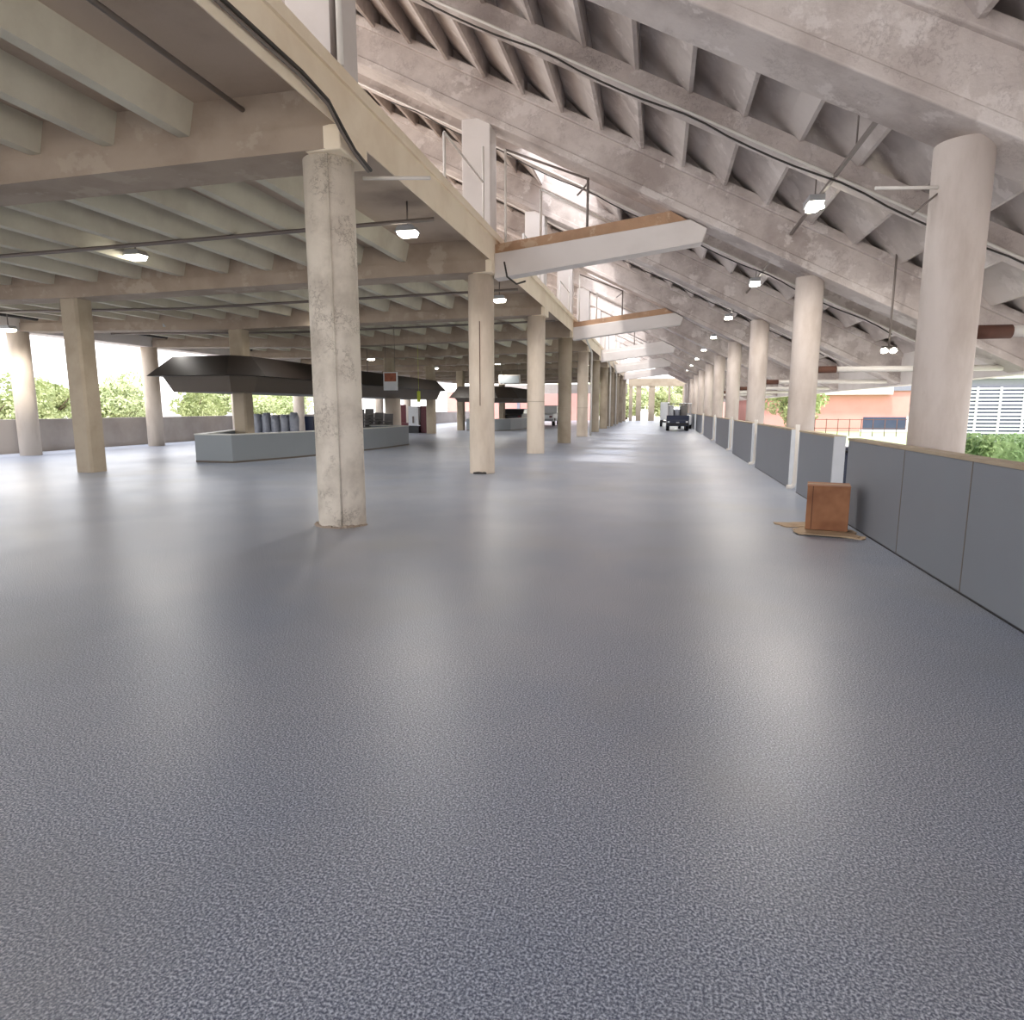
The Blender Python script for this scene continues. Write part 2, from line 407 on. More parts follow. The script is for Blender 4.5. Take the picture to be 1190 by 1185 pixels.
# ---------------------------------------------------------------- stand: raking beams, posts, ties, stepped deck
XA, XB = 6.9, -13.0
for k, u in enumerate([-5.9, .9] + U):
    k -= 1
    r = MB(); d = .95
    r.prism([(XA, zr(XA)), (XB, zr(XB)), (XB, zr(XB) + d), (XA, zr(XA) + d)], u - .25, u + .45)
    r.prism([(XA, zr(XA) + d - .2), (XB, zr(XB) + d - .2), (XB, zr(XB) + d), (XA, zr(XA) + d)], u - .33, u + .53)
    r.prism([(XA, zr(XA) - .002), (XB, zr(XB) - .002), (XB, zr(XB) + .16), (XA, zr(XA) + .16)], u - .29, u + .49)
    r.prism([(XA, zr(XA) + .9), (XB, zr(XB) + .9), (XB, zr(XB) + 1.36), (XA, zr(XA) + 1.36)], u + .0, u + .12)
    o = r.build('raking_beam', M['raker'], None, .02)
    tag(o, 'sloping concrete beam under the stand, ' + ('behind the viewer' if k < 0 else 'nearest, over the viewer at top right' if k == 0 else 'resting on the %s right-hand column' % ORD[k - 1]),
        'beam', 'raking beams under the stand')
for k in range(len(lines) - 1):
    a, b = lines[k], lines[k + 1]; mid = (a + b) / 2 + .15
    # secondary raking beam at mid span
    r = MB(); r.prism([(XA, zr(XA) + .56), (XB, zr(XB) + .56), (XB, zr(XB) + .86), (XA, zr(XA) + .86)], mid - .16, mid + .16)
    r.prism([(XA, zr(XA) + .54), (XB, zr(XB) + .54), (XB, zr(XB) + .62), (XA, zr(XA) + .62)], mid - .2, mid + .2)
    o = r.build('secondary_beam', M['raker'])
    sp = 'behind the viewer' if k == 0 else 'over the viewer at the top edge' if k == 1 else 'between the %s and %s right-hand columns' % (ORD[k - 2], ORD[k - 1])
    tag(o, 'thinner sloping beam at mid span under the stand, ' + sp, 'beam', 'secondary raking beams')
    c = MB(); c.tube([(XA - .4, mid - .24, zr(XA - .4) + .52), (XB + 3, mid - .24, zr(XB + 3) + .52)], .022, 6)
    o = c.build('conduit', M['pipe_white']); tag(o, 'thin white conduit clipped along the thinner sloping beam, ' + sp, 'conduit', 'conduits on the secondary beams')
    c = MB(); pts = []
    for i in range(40):
        x = 5.5 - i * .33; pts.append((x, mid - .22, zr(x) + .43 + .05 * math.sin(i * .9) * (1 if i % 7 < 4 else .3)))
    o = c.tube(pts, .016, 5).build('cable', M['pipe_dark']); tag(o, 'dark cable sagging below the thinner sloping beam, ' + sp, 'cable', 'cables under the secondary beams')
# stepped deck, one per bay, its precast steps are its parts
PX = .82; RZ = .41
def step_mb(i, y0, y1):
    x1 = XA - i * PX; x0 = x1 - PX                     # tread from x1 (low side) to x0 (high side)
    zb = zr(x1) + .84
    m = MB()
    # thin riser edge, short haunch, long sloping soffit up to the next riser
    w = PX - .012
    m.prism([(x1, zb), (x1 - .06, zb), (x1 - .26, zb + .26), (x1 - w, zb + .80), (x1 - w, zb + .96), (x1, zb + .96)], y0, y1)
    return m
for k in range(len(lines) - 1):
    a, b = lines[k] + .04, lines[k + 1] + .03
    root = empty('stepped_deck', (0, (a + b) / 2, zr(0) + 1))
    tag(root, 'stepped concrete seating deck seen from below, ' + ('bay behind the viewer' if k == 0 else 'bay over the viewer' if k == 1 else 'bay between the %s and %s right-hand columns' % (ORD[k - 2], ORD[k - 1])),
        'seating deck', 'stepped deck bays')
    for i in range(24):
        x = XA - i * PX
        if k >= 6 and -4.2 < x < -.8: continue            # open to the sky here
        if (k in (4, 5) and -3.6 < x < -1.6) or (k == 3 and -3.0 < x < -2.0): continue
        step_mb(i, a, b).build('step', M['step'], root)
# outer fascia at the low edge of the stand
tag(MB().box(XA - .1, XA + .25, lines[1] - .3, U[-1] + .5, zr(XA) - .0, zr(XA) + 1.35).build('trim_1', M['tie']), kind='structure')

# posts above the slab along the left aisle row
for k, u in enumerate(U):
    p = MB(); p.box(-4.33, -3.70, u - .25, u + .30, 5.30, zr(-3.7) + .15)
    o = p.build('concrete_post', M['tie'], None, .02)
    tag(o, 'pale square post standing on the slab edge, ' + ('at the top edge over the peeling column' if k == 0 else 'above the %s aisle column on the left' % ORD[k]), 'post', 'posts above the slab edge')
# ties with raw brown slab edge
ties = [1, 3, 5, 7, 9]
for n, k in enumerate(ties):
    u = U[k]; y0, y1 = u - .1, u + .3
    t = MB(); t.prism([(-3.66, 4.33), (.74, 4.87), (.84, 5.14), (.50, 5.33), (-3.66, 4.86)], y0, y1)
    o = t.build('tie_beam', M['tie'], None, .015)
    tag(o, 'smooth pale tie beam spanning the aisle up to the sloping beam, %s from the front' % ORD[n], 'beam', 'tie beams over the aisle')
    t = MB(); t.prism([(-3.66, 4.865), (.44, 5.33), (.10, 5.53), (-3.66, 5.06)], y0 + .05, y1 + .9)
    o = t.build('walkway_slab', M['raw'] if n < 2 else M['tie'])
    tag(o, ('rough brown concrete walkway edge on top of the %s tie beam' if n < 2 else 'pale walkway edge on top of the %s tie beam') % ORD[n], 'walkway slab', 'walkway slabs on the tie beams')
    if n < 3:
        rl = empty('pipe_railing', (-3.27, u - .02, 5.08)); tag(rl, 'white pipe railing on the walkway over the aisle, on the %s tie beam' % ORD[n], 'railing', 'pipe railings over the aisle')
        def ztop(x): return 5.06 + (x + 3.66) * .1167
        MB().tube([(-3.42, u - .02, ztop(-3.42) - .05), (-3.42, u - .02, 7.0)], .028, 8).build('post', M['pipe_white'], rl)
        MB().tube([(-1.63, u - .02, ztop(-1.63) - .05), (-1.63, u - .02, 6.3)], .028, 8).build('post', M['pipe_grey'], rl)
        MB().tube([(-2.75, u + .6, ztop(-2.75) - .1), (-2.75, u + .6, 6.35)], .028, 8).build('post', M['pipe_white'], rl)
        MB().tube([(-3.42, u - .02, 7.0), (-1.63, u - .02, 6.28)], .024, 8).build('rail', M['pipe_grey'], rl)
        MB().tube([(-2.75, u + .6, 6.33), (-1.1, u + .3, 5.42)], .024, 8).build('rail', M['pipe_white'], rl)
        MB().tube([(-1.63, u - .02, 6.2), (-1.9, u + .4, 6.1)], .02, 8).build('brace', M['pipe_grey'], rl)

# mezzanine edge upstand pieces / white railing frame above the first spans
for k in range(0, 3):
    a, b = U[k] + .3, U[k + 1] - .25
    rl = empty('slab_edge_railing', (-3.75, (a + b) / 2, 5.3)); tag(rl, 'thin white pipe railing on the slab edge, between the %s and %s aisle columns' % (ORD[k], ORD[k + 1]), 'railing', 'slab edge railings')
    for q in range(1, 3):
        y = b - (q - 1) * 2.6 - .3
        MB().tube([(-3.78, y, 5.28), (-3.78, y, 6.9 if q == 1 else 6.2)], .025, 8).build('post', M['pipe_white'], rl)
    MB().tube([(-3.78, b - 2.9, 6.2), (-3.78, b - .3, 6.2)], .022, 8).build('rail', M['pipe_white'], rl)

# ---------------------------------------------------------------- pipes and cables
def pipe(name, pts, r, mat, label, cat, group=None, n=10):
    return tag(MB().tube(pts, r, n).build(name, M[mat]), label, cat, group)
pipe('pipe', [(-4.85, .9, 4.97), (-4.85, 7.42, 4.93)], .03, 'pipe_grey', 'thin conduit under the flat slab strip running into the first cross beam at top left', 'pipe')
pipe('cable', [(-3.60, 1, 4.82), (-3.60, 5.1, 4.80), (-3.60, 6.5, 4.82), (-3.58, 7.0, 4.76), (-3.57, 7.3, 4.60), (-3.57, 7.6, 4.47), (-3.60, 8.1, 4.42)], .022, 'pipe_dark',
     'black cable along the cream edge beam, bending down at the nearest column head', 'cable')
pipe('cable', [(-3.59, 1, 4.77), (-3.59, 5.1, 4.74), (-3.59, 6.5, 4.76), (-3.56, 6.95, 4.70), (-3.56, 7.25, 4.54), (-3.56, 7.55, 4.43), (-3.59, 8.0, 4.37)], .016, 'pipe_grey',
     'grey conduit just under the black cable on the cream edge beam', 'cable')
for xx, lab, z0, mt in ((-3.70, 'dark grey', 5.25, 'pipe_grey'), (-3.62, 'pale', 5.3, 'pipe_white')):
    pipe('riser_pipe', [(xx, 7.42, z0), (xx, 7.42, 8.0)], .035, mt, '%s vertical pipe against the post above the peeling column' % lab, 'pipe')
pipe('white_bracket', [(-3.75, 8.2, 4.37), (-2.86, 8.2, 4.31)], .022, 'pipe_white', 'white horizontal bracket arm sticking out right of the peeling column top', 'bracket')
br = empty('bracket', (2.65, 8.05, 3.7)); tag(br, 'white horizontal bracket with a brace on the near right-hand column', 'bracket')
MB().tube([(2.08, 7.75, 3.72), (2.72, 7.8, 3.70)], .018, 8).build('arm', M['pipe_white'], br)
MB().tube([(2.45, 7.77, 3.45), (2.70, 7.8, 3.66)], .010, 8).build('brace', M['pipe_grey'], br)
for u, lab in ((11.35, 'nearest'), (18.3, 'second'), (25, 'third')):
    pts = [fan(x, u + .05 * i, 4.72) for i, x in enumerate([-3.9, -6, -8, -10, -13, -16, -19.2])]
    pipe('sprinkler_pipe', pts, .035, 'pipe_grey', 'grey-brown pipe hung crosswise under the ribs of the left hall, %s of them' % lab, 'pipe', 'cross pipes under the ribs')
for xx, zz, r, lab in ((-18.9, 4.22, .06, 'lower dark pipe'), (-18.4, 4.3, .05, 'upper dark pipe'), (-17.8, 4.32, .035, 'thin dark conduit')):
    pipe('perimeter_pipe', [(xx, 6, zz), (xx, 56, zz)], r, 'pipe_dark', '%s running along the outer edge of the left hall ceiling' % lab, 'pipe', 'pipes along the outer edge')
for k in range(0, 6):
    u = U[k] + .15
    rt = empty('drain_pipe', (XR + .3, u, 2.4)); tag(rt, 'white horizontal drain pipe with a rusty coupling, reaching outward from the %s right-hand column' % ORD[k], 'pipe', 'drain pipes on the right')
    MB().tube([(XR + .62, u + .1, 2.29), (6.6, u + .1, 2.29)], .06, 14).build('pipe', M['pipe_white'], rt)
    MB().tube([(XR + .25, u + .1, 2.29), (XR + .64, u + .1, 2.29)], .072, 14).build('coupling', M['rust'], rt)
    pts = [(XR + .3, u + .1, 2.38), (XR + .33, u - .1, 1.95)]
pipe('cable', [(-3.35, 14.3, 4.6), (-3.3, 14.35, 4.3), (-3.1, 14.4, 4.15), (-2.9, 14.4, 4.2)], .02, 'pipe_dark', 'loose dark cable hanging at the second column head', 'cable')

# downpipes with rounded elbows on far left columns
for k in (4, 6, 7):
    u = U[k]; x = -3.55
    pts = [(-3.58, u - 3.5, 5.0), (-3.52, u - 1.2, 4.5), (-3.5, u - .5, 4.35), (-3.5, u - .42, 4.15), (-3.5, u - .40, 3.6), (-3.5, u - .4, 0.05)]
    pipe('downpipe', pts, .05, 'pipe_white', 'pale downpipe on the %s aisle column on the left' % ORD[k], 'pipe', 'downpipes on the left row')

# ---------------------------------------------------------------- lamps
def point(parent, loc, e, col=(1, .95, .89)):
    l = bpy.data.lights.new('lamp_light', 'SPOT'); l.energy = e; l.color = col; l.shadow_soft_size = .12
    l.spot_size = math.radians(165); l.spot_blend = .6
    o = bpy.data.objects.new('lamp_light', l); COL.objects.link(o); o.parent = parent; o.location = loc; return o
def hall_lamp(x, y, z, label):
    r = empty('ceiling_lamp', (x, y, z)); tag(r, label, 'lamp', 'lamps of the left hall')
    MB().prism([(x - .2, z + .02), (x + .2, z + .02), (x + .13, z + .12), (x - .13, z + .12)], y - .13, y + .13).build('housing', M['silver'], r)
    MB().prism([(x - .17, z + .015), (x - .13, z - .05), (x + .13, z - .05), (x + .17, z + .015)], y - .11, y + .11).build('lens', M['lamp'], r)
    MB().tube([(x, y, z + .12), (x, y, 5.15 - drop(x))], .015, 6).build('stem', M['pipe_grey'], r)
    point(r, (0, 0, -.1), LAMP_W * .6)
def find(px, py, z):
    return px, py, z
lampsL = [(-4.45, 11.5, 4.55, 'white lamp under the flat strip just right of the peeling column'),
          (-10.1, 11.5, 4.42, 'white lamp under the ribs left of the peeling column, nearest in the left hall'),
          (-15.3, 18.3, 3.98, 'lamp under the ribs right of the lone olive-grey column'),
          (-18.6, 16.0, 3.75, 'lamp at the outer edge between the lone column and the wall column'),
          (-15.5, 25.6, 4.2, 'lamp under the ribs just left of the peeling column, above the dark canopy'),
          (-4.5, 18.6, 4.5, 'lamp beside the second left aisle column under the flat strip'),
          (-10.2, 26.3, 4.3, 'lamp under the ribs between the first and second left columns'),
          (-10.2, 19.3, 4.4, 'lamp right behind the peeling column under the ribs'),
          (-15.0, 33.0, 4.05, 'lamp deep in the hall beside the hanging sign'),
          (-10.0, 33.2, 4.2, 'lamp deep in the hall above the first canopy end'),
          (-4.6, 32.0, 4.5, 'lamp between the third and fourth left aisle columns'),
          (-9.8, 40.0, 4.2, 'lamp in the hall behind the second left aisle column'),
          (-5.0, 46.0, 4.4, 'small far lamp between the fourth and fifth left columns'),
          (-14.0, 40.5, 4.0, 'far lamp in front of the far middle row column')]
for l in lampsL: hall_lamp(*l)
for k in range(1, 9):
    u = (U[k - 1] + U[k]) / 2 + .9; x = 2.36; z = 4.72
    r = empty('stand_lamp', (x, u, z)); tag(r, 'twin floodlight on a channel under the stand, ' + ('nearest and largest' if k == 1 else '%s along the right-hand side' % ORD[k - 1]), 'lamp', 'floodlights under the stand')
    MB().box(x - .12, x + .12, u - .25, u + .25, z + .06, z + .16).build('housing', M['silver'], r)
    MB().tube([(x, u - .12, z + .05), (x, u - .12, z - .02)], [.12, .14], 16).build('lens', M['lamp'], r)
    MB().tube([(x, u + .14, z + .05), (x, u + .14, z - .0)], [.09, .1], 16).build('lens', M['lamp'], r)
    MB().box(x + .05, x + .10, U[k - 1] + .5, U[k] - .2, z + .16, z + .21).build('channel', M['pipe_grey'], r)
    for q in (-1.2, 1.2): MB().tube([(x + .07, u - .9 + q, z + .2), (x + .07, u - .9 + q, zr(x) + 1.27)], .012, 6).build('hanger_rod', M['pipe_grey'], r)
    point(r, (0, 0, -.12), LAMP_W * .7)
r = empty('stand_lamp', (4.35, 14.2, 3.4)); tag(r, 'small twin lamp low under the stand between the near two right-hand columns', 'lamp')
for dx in (-.08, .08): MB().tube([(4.28 + dx, 14.2, 2.62), (4.28 + dx, 14.17, 2.58)], [.05, .065], 14).build('lens', M['lamp'], r)
MB().tube([(4.28, 14.2, 2.64), (4.28, 14.2, 4.75)], .02, 8).build('stem', M['pipe_grey'], r)
MB().box(4.16, 4.40, 14.15, 14.25, 2.62, 2.68).build('housing', M['pipe_dark'], r)

# ---------------------------------------------------------------- right guard wall panels
def panel(y0, y1, label, joints=(), x=2.45, near_edge=True):
    r = empty('guard_wall_panel', (x + .06, (y0 + y1) / 2, 0)); tag(r, label, 'guard wall', 'grey guard wall panels')
    MB().box(x, x + .12, y0, y1, .0, 1.08).build('panel', M['panel'], r, .008)
    MB().box(x - .01, x + .15, y0, y1, 1.081, 1.11).build('coping', M['coping'], r)
    for y in joints: MB().box(x - .004, x, y - .006, y + .006, 0, 1.08).build('joint', M['pipe_grey'], r)
    if near_edge: MB().box(x - .015, x + .135, y0 - .05, y0 - .001, 0, 1.10).build('sky_lit_end', M['panel_end_lit'], r)  # thin pale plate added for the sky-lit end face
    MB().box(x - .006, x, y0, y1, 0, .014).build('base_strip', M['blackplastic'], r)
    return r
panel(-3.0, 9.4, 'long grey guard wall on the right, nearest, with vertical joints', (5.86, 7.35, 4.3, 1.2), near_edge=False)
segs = [(10.1, 12.5), (13.2, 17.7), (18.5, 23.1), (24.5, 29.9), (31.6, 38.0), (39.5, 46), (47.5, 54), (55, 61), (62.5, 68), (69.5, 77)]
for i, (a, b) in enumerate(segs):
    panel(a, b, 'grey guard wall panel on the right, %s beyond the long near one' % ORD[i])
for i, (a, b) in enumerate(segs[1:6]):  # pipe shapes added in place of the bright light showing at the gaps
    p = MB(); y = a - .35
    p.tube([(2.35, y, .06), (2.42, y, .06), (2.46, y, .08), (2.48, y, .14), (2.48, y, 1.2)], .04, 10)
    tag(p.build('gap_light_streak', M['pipe_white']), 'white upright streak of light shaped as a pipe in the %s gap of the grey guard wall' % ORD[i + 1], 'pipe', 'shaped light streaks in the wall gaps')

# ---------------------------------------------------------------- box on cardboard
r = empty('cardboard_box', (2.06, 8.72, .02)); tag(r, 'brown cardboard box standing on flattened cardboard against the grey guard wall', 'box')
ang = math.radians(-12); hx, hy, hh = .235, .22, .56
def rot(x, y, z): return (2.08 + x * math.cos(ang) - y * math.sin(ang), 8.70 + x * math.sin(ang) + y * math.cos(ang), z)
MB().box(-hx, hx, -hy, hy, .025, hh).warp(rot).build('body', M['card'], r, .006)
MB().box(-hx - .004, hx + .004, -hy - .004, -.005, hh, hh + .008).warp(rot).build('flap', M['card'], r)
MB().box(-hx - .004, hx + .004, .005, hy + .004, hh, hh + .008).warp(rot).build('flap', M['card'], r)
MB().box(-hx + .06, -hx + .068, -hy - .003, -hy, .03, hh).warp(rot).build('edge_crease', M['rust'], r)
MB().box(-hx - .003, hx + .003, -.03, .03, hh + .008, hh + .010).warp(rot).build('tape', M['card_pale'], r)
def sheet(cx, cy, a, w_, d_, z, seed, label):
    rnd = random.Random(seed); n = 22; pts = []
    for i in range(n):
        t = 2 * math.pi * i / n; s = 1 / max(abs(math.cos(t)), abs(math.sin(t)))
        q = 1 + rnd.uniform(-.16, .06); x, y = w_ * math.cos(t) * s * q, d_ * math.sin(t) * s * q
        pts.append((cx + x * math.cos(a) - y * math.sin(a), cy + x * math.sin(a) + y * math.cos(a)))
    m = MB(); m.prism(pts, z, z + .009, 'z')
    tag(m.build('cardboard_sheet', M['card_pale']), label, 'cardboard sheet')
sheet(2.02, 8.42, -.15, .36, .26, .012, 3, 'torn flat cardboard sheet under the front of the brown box')
sheet(1.80, 8.95, .25, .26, .18, .002, 5, 'small torn cardboard scrap sticking out left of the brown box')
sheet(2.20, 8.25, -.5, .22, .10, .001, 9, 'thin torn cardboard strip in front of the brown box near the wall')

# navy wheeled bin outside the wall gap
r = empty('navy_bin', (2.95, 10.3, -.3)); tag(r, 'dark navy bin just outside the first gap in the guard wall', 'bin')
b = MB(); b.prism([(2.72, -.3), (3.2, -.3), (3.3, .82), (2.62, .82)], 10.6, 11.1); b.build('body', M['navy'], r, .02)
MB().prism([(2.6, .821), (3.32, .821), (3.28, .88), (2.7, .92)], 10.57, 11.15).build('lid', M['navy'], r, .01)
MB().tube([(2.64, 10.55, .86), (3.28, 10.55, .86)], .02, 8).build('handle', M['blackplastic'], r)
MB().box(2.78, 2.92, 10.585, 10.598, .45, .55).build('sticker', M['white'], r)

# ---------------------------------------------------------------- perimeter on the left
tag(MB().box(-21.3, -21.0, -6, 78, -.5, 1.12).build('wall_left', M['perim']), kind='structure')
for k in range(1, len(lines) - 1):
    a, b = lines[k], lines[k + 1]
    f = MB(); f.box(-20.0, -19.40, a, b, 4.45, 5.1)
    o = f.warp(fan).build('edge_fascia', M['tie'])
    tag(o, 'concrete fascia at the outer edge of the left hall, ' + ('beside the viewer' if k == 1 else 'at the %s bay' % ORD[k - 2]), 'fascia', 'outer edge fascias')

# ---------------------------------------------------------------- bar counters and canopies
def counter(pts, th, h, label):
    """low bar enclosure wall following the polyline"""
    r = empty('bar_counter', (pts[0][0], pts[0][1], 0)); tag(r, label, 'counter', 'low bar counters')
    P = [Vector((x, y)) for x, y in pts]; nrm = []
    for i in range(len(P)):
        d = Vector((0, 0))
        if i: d += (P[i] - P[i - 1]).normalized()
        if i < len(P) - 1: d += (P[i + 1] - P[i]).normalized()
        d.normalize(); nrm.append(Vector((-d.y, d.x)))
    def strip(o0, o1, z0, z1):
        m = MB(); n = len(P); vs = []
        for z in (z0, z1):
            for o in (o0, o1): vs += [(p.x + q.x * o, p.y + q.y * o, z) for p, q in zip(P, nrm)]
        fs = []
        for i in range(n - 1):
            A, B, C_, D = i, n + i, 2 * n + i, 3 * n + i
            fs += [(A, A + 1, C_ + 1, C_), (B, D, D + 1, B + 1), (A, B, B + 1, A + 1), (C_, C_ + 1, D + 1, D)]
        fs += [(0, 2 * n, 3 * n, n), (n - 1, 2 * n - 1, 4 * n - 1, 3 * n - 1)]
        return m.add(vs, fs)
    strip(0, th, 0, h - .03).build('front_wall', M['counter'], r)
    strip(-.02, th + .12, h - .03, h).build('counter_top', M['counter_top'], r)
    strip(-.01, 0, 0, .05).build('kick_strip', M['canopy_low'], r)
    return r
counter([(-14.2, 20.2), (-13.2, 17.6), (-12.6, 15.95), (-11.41, 15.91), (-10.75, 18.0), (-10.25, 20.5), (-10.05, 23), (-9.98, 25.4), (-10.6, 25.8), (-11.8, 25.9)], .14, .79,
        'long grey-blue low bar counter wrapped round the column, in the left hall')
counter([(-12.6, 42.5), (-11.6, 42.0), (-10.5, 42.1), (-9.7, 43.2), (-9.5, 46), (-9.6, 52)], .14, .8, 'far grey bar counter seen between the second and third left columns')
def canopy(poly, z0, z1, zl, inset, label, top_in=.55):
    cx = sum(p[0] for p in poly) / len(poly); cy = sum(p[1] for p in poly) / len(poly)
    r = empty('bar_canopy', (cx, cy, zl)); tag(r, label, 'canopy', 'dark canopies over the bars')
    def off(d):
        res = []
        n = len(poly)
        for i in range(n):
            p0, p1, p2 = Vector(poly[i - 1]), Vector(poly[i]), Vector(poly[(i + 1) % n])
            d1 = (p1 - p0).normalized(); d2 = (p2 - p1).normalized()
            n1 = Vector((-d1.y, d1.x)); n2 = Vector((-d2.y, d2.x)); b = (n1 + n2).normalized(); k = d / max(.4, b.dot(n1))
            res.append((p1.x + b.x * k, p1.y + b.y * k))
        return res
    def frus(pa, za, pb, zb, name, mat):
        n = len(pa); m = MB(); m.add([(x, y, za) for x, y in pa] + [(x, y, zb) for x, y in pb],
            [tuple(range(n))[::-1], tuple(range(n, 2 * n))] + [(i, (i + 1) % n, n + (i + 1) % n, n + i) for i in range(n)])
        m.build(name, mat, r)
    frus(off(0), z0, off(top_in), z1, 'fascia', M['canopy'])
    frus(off(inset + .2), zl, off(inset), z0 - .002, 'soffit_box', M['canopy_low'])
    # panel joints on the fascia
    p0, p1 = off(0), off(top_in); n = len(p0)
    return r
canopy([(-15.1, 17.2), (-12.2, 17.0), (-11.6, 18.0), (-12.0, 36.6), (-12.6, 37.2), (-15.3, 37.2)], 2.45, 3.05, 1.98, .32, 'long dark brown bar canopy hung over the left bar counter')
canopy([(-13.5, 41.6), (-11.8, 41.0), (-10.2, 41.5), (-9.2, 43.5), (-9.3, 52), (-13.5, 52)], 2.15, 2.9, 1.9, .32, 'second black bar canopy with a rounded end, farther down the hall')
# canopy hanger rods
for (x, y) in ((-13.6, 24.5), (-13.6, 29.5), (-11.5, 43.5)):
    pipe('hanger_rod', [(x, y, 2.9), (x, y, 4.5)], .02, 'pipe_grey', 'thin rod hanging a dark canopy from the ceiling', 'rod', 'canopy hanger rods')

# signs
r = empty('hanging_sign', (-10.55, 25, 2.45)); tag(r, 'white hanging menu board with a red-brown picture, at the right end of the long canopy', 'sign')
MB().box(-10.85, -10.25, 25.0, 25.04, 2.2, 2.92).build('board', M['white'], r)
MB().box(-10.80, -10.30, 24.985, 24.998, 2.55, 2.88).build('picture', M['poster'], r)
for dx in (-.2, .2): MB().tube([(-10.55 + dx, 25.02, 2.92), (-10.55 + dx, 25.02, 4.85)], .01, 6).build('hanger', M['pipe_grey'], r)
r = empty('framed_sign', (-9.2, 40.6, 3.3)); tag(r, 'pale grey framed board hung above the far canopy, beside the second left column', 'sign')
MB().box(-9.9, -8.5, 40.6, 40.66, 2.95, 3.55).build('board', M['perim'], r)
MB().box(-9.82, -8.58, 40.58, 40.598, 3.02, 3.48).build('picture', M['counter'], r)
for dx in (-.5, .5): MB().tube([(-9.2 + dx, 40.63, 3.55), (-9.2 + dx, 40.63, 4.85)], .012, 6).build('hanger', M['pipe_grey'], r)

# wrapped bundles and stacks behind the counter
def bundle(x, y, w_, h, seed, mat, label, name, z=0):
    rnd = random.Random(seed); m = MB(); n = 14; zs = [0, .1, .35, .6, .85, 1]
    for j, t in enumerate(zs):
        for i in range(n):
            a = 2 * math.pi * i / n; s = 1 / max(abs(math.cos(a)), abs(math.sin(a))) ** .7
            q = w_ * s * (1 + rnd.uniform(-.08, .08)) * (.8 if j == len(zs) - 1 else 1)
            m.v.append((x + q * math.cos(a), y + q * math.sin(a), z + h * t + (rnd.uniform(-.03, .03) if 0 < j else 0)))
    for j in range(len(zs) - 1):
        for i in range(n):
            a = j * n + i; b = j * n + (i + 1) % n; m.f.append((a, b, b + n, a + n)); m.sm.append(True)
    m.f.append(tuple(range(n))[::-1]); m.sm.append(False); m.f.append(tuple((len(zs) - 1) * n + i for i in range(n))); m.sm.append(False)
    return tag(m.build(name, M[mat]), label, 'bundle', 'wrapped bundles behind the bar')
wb = ['leftmost beside the bar column', 'second from the bar column', 'third from the bar column', 'fourth from the bar column', 'fifth, beside the purple bin']
for i in range(5):
    bundle(-14.35 + i * .34, 21.6 + .05 * i, .15, 1.28 + .05 * math.sin(i * 2), i, 'bag', 'plastic-wrapped grey bundle behind the long bar counter, ' + wb[i], 'wrapped_bundle')
tag(MB().prism([(-12.78, 0), (-12.5, 0), (-12.46, 1.2), (-12.82, 1.2)], 22.2, 22.6).build('purple_bin', M['navy'], None, .02), 'dark purple bin between the wrapped bundles and the peeling column', 'bin')
def chair_stack(x, y, h, label):
    r = empty('chair_stack', (x, y, 0)); tag(r, label, 'chair stack', 'stacks behind the bar end')
    for q in range(int(h / .13)):
        z = .25 + q * .13
        MB().box(x - .18, x + .18, y - .2, y + .2, z, z + .05).build('seat', M['chair'], r, .015)
    MB().prism([(y + .16, .3), (y + .2, .3), (y + .3, h + .35), (y + .26, h + .35)], x - .2, x + .2, 'x').build('backrest', M['chair'], r)
    for sx in (-.17, .17):
        for sy in (-.17, .17): MB().tube([(x + sx, y + sy, 0), (x + sx * .9, y + sy * .9, .28)], .015, 6).build('leg', M['silver'], r)
for i, (x, hh) in enumerate(((-13.35, 1.3), (-12.9, 1.1), (-12.45, 1.12), (-12.0, .95), (-11.55, .9))):
    chair_stack(x, 26.8, hh, 'grey plastic chair stack behind the bar end, %s from the peeling column' % ORD[i])
# red cabinet, white cabinet, red post
r = empty('maroon_cabinet', (-13.8, 38.3, 0)); tag(r, 'tall maroon cabinet at the foot of the far middle column', 'cabinet')
MB().box(-14.12, -13.45, 37.9, 38.7, .0, 1.62).build('body', M['maroon'], r, .02)
MB().box(-14.06, -13.55, 37.86, 37.9, .1, 1.5).build('door', M['maroon'], r); MB().box(-13.65, -13.6, 37.82, 37.86, .7, .9).build('handle', M['silver'], r)
r = empty('white_cabinet', (-14.5, 38.3, 0)); tag(r, 'tall white cabinet standing left of the maroon cabinet', 'cabinet')
MB().box(-14.82, -14.18, 37.7, 38.5, .45, 1.6).build('body', M['white'], r, .02); MB().box(-14.85, -14.15, 37.65, 38.5, 0, .42).build('plinth', M['blackplastic'], r)
MB().box(-14.55, -14.45, 37.66, 37.7, .6, 1.0).build('label_plate', M['pipe_grey'], r)
r = empty('maroon_chair', (-15.4, 38.3, 0)); tag(r, 'dark red seat with a tall back left of the white cabinet', 'chair')
MB().box(-15.7, -15.3, 38.5, 38.6, .4, 1.7).build('backrest', M['maroon'], r); MB().box(-15.7, -15.0, 37.9, 38.5, .35, .6).build('seat', M['maroon'], r)
for sx in (-15.65, -15.05): MB().box(sx - .03, sx + .03, 38.0, 38.4, 0, .35).build('leg', M['blackplastic'], r)
tag(MB().tube([(-12.35, 29.5, 0), (-12.35, 29.5, 1.95)], .36, 20).build('white_cylinder', M['column_plain']), 'wide pale cylinder behind the right end of the long bar', 'cylinder')
tag(MB().box(-10.0, -9.86, 26.5, 26.53, 1.75, 2.2).tube([(-9.93, 26.515, 2.2), (-9.93, 26.515, 4.82)], .006, 5).build('hanging_flag', M['yellow']), 'small yellow-green flag hanging below the right end of the long canopy', 'flag')

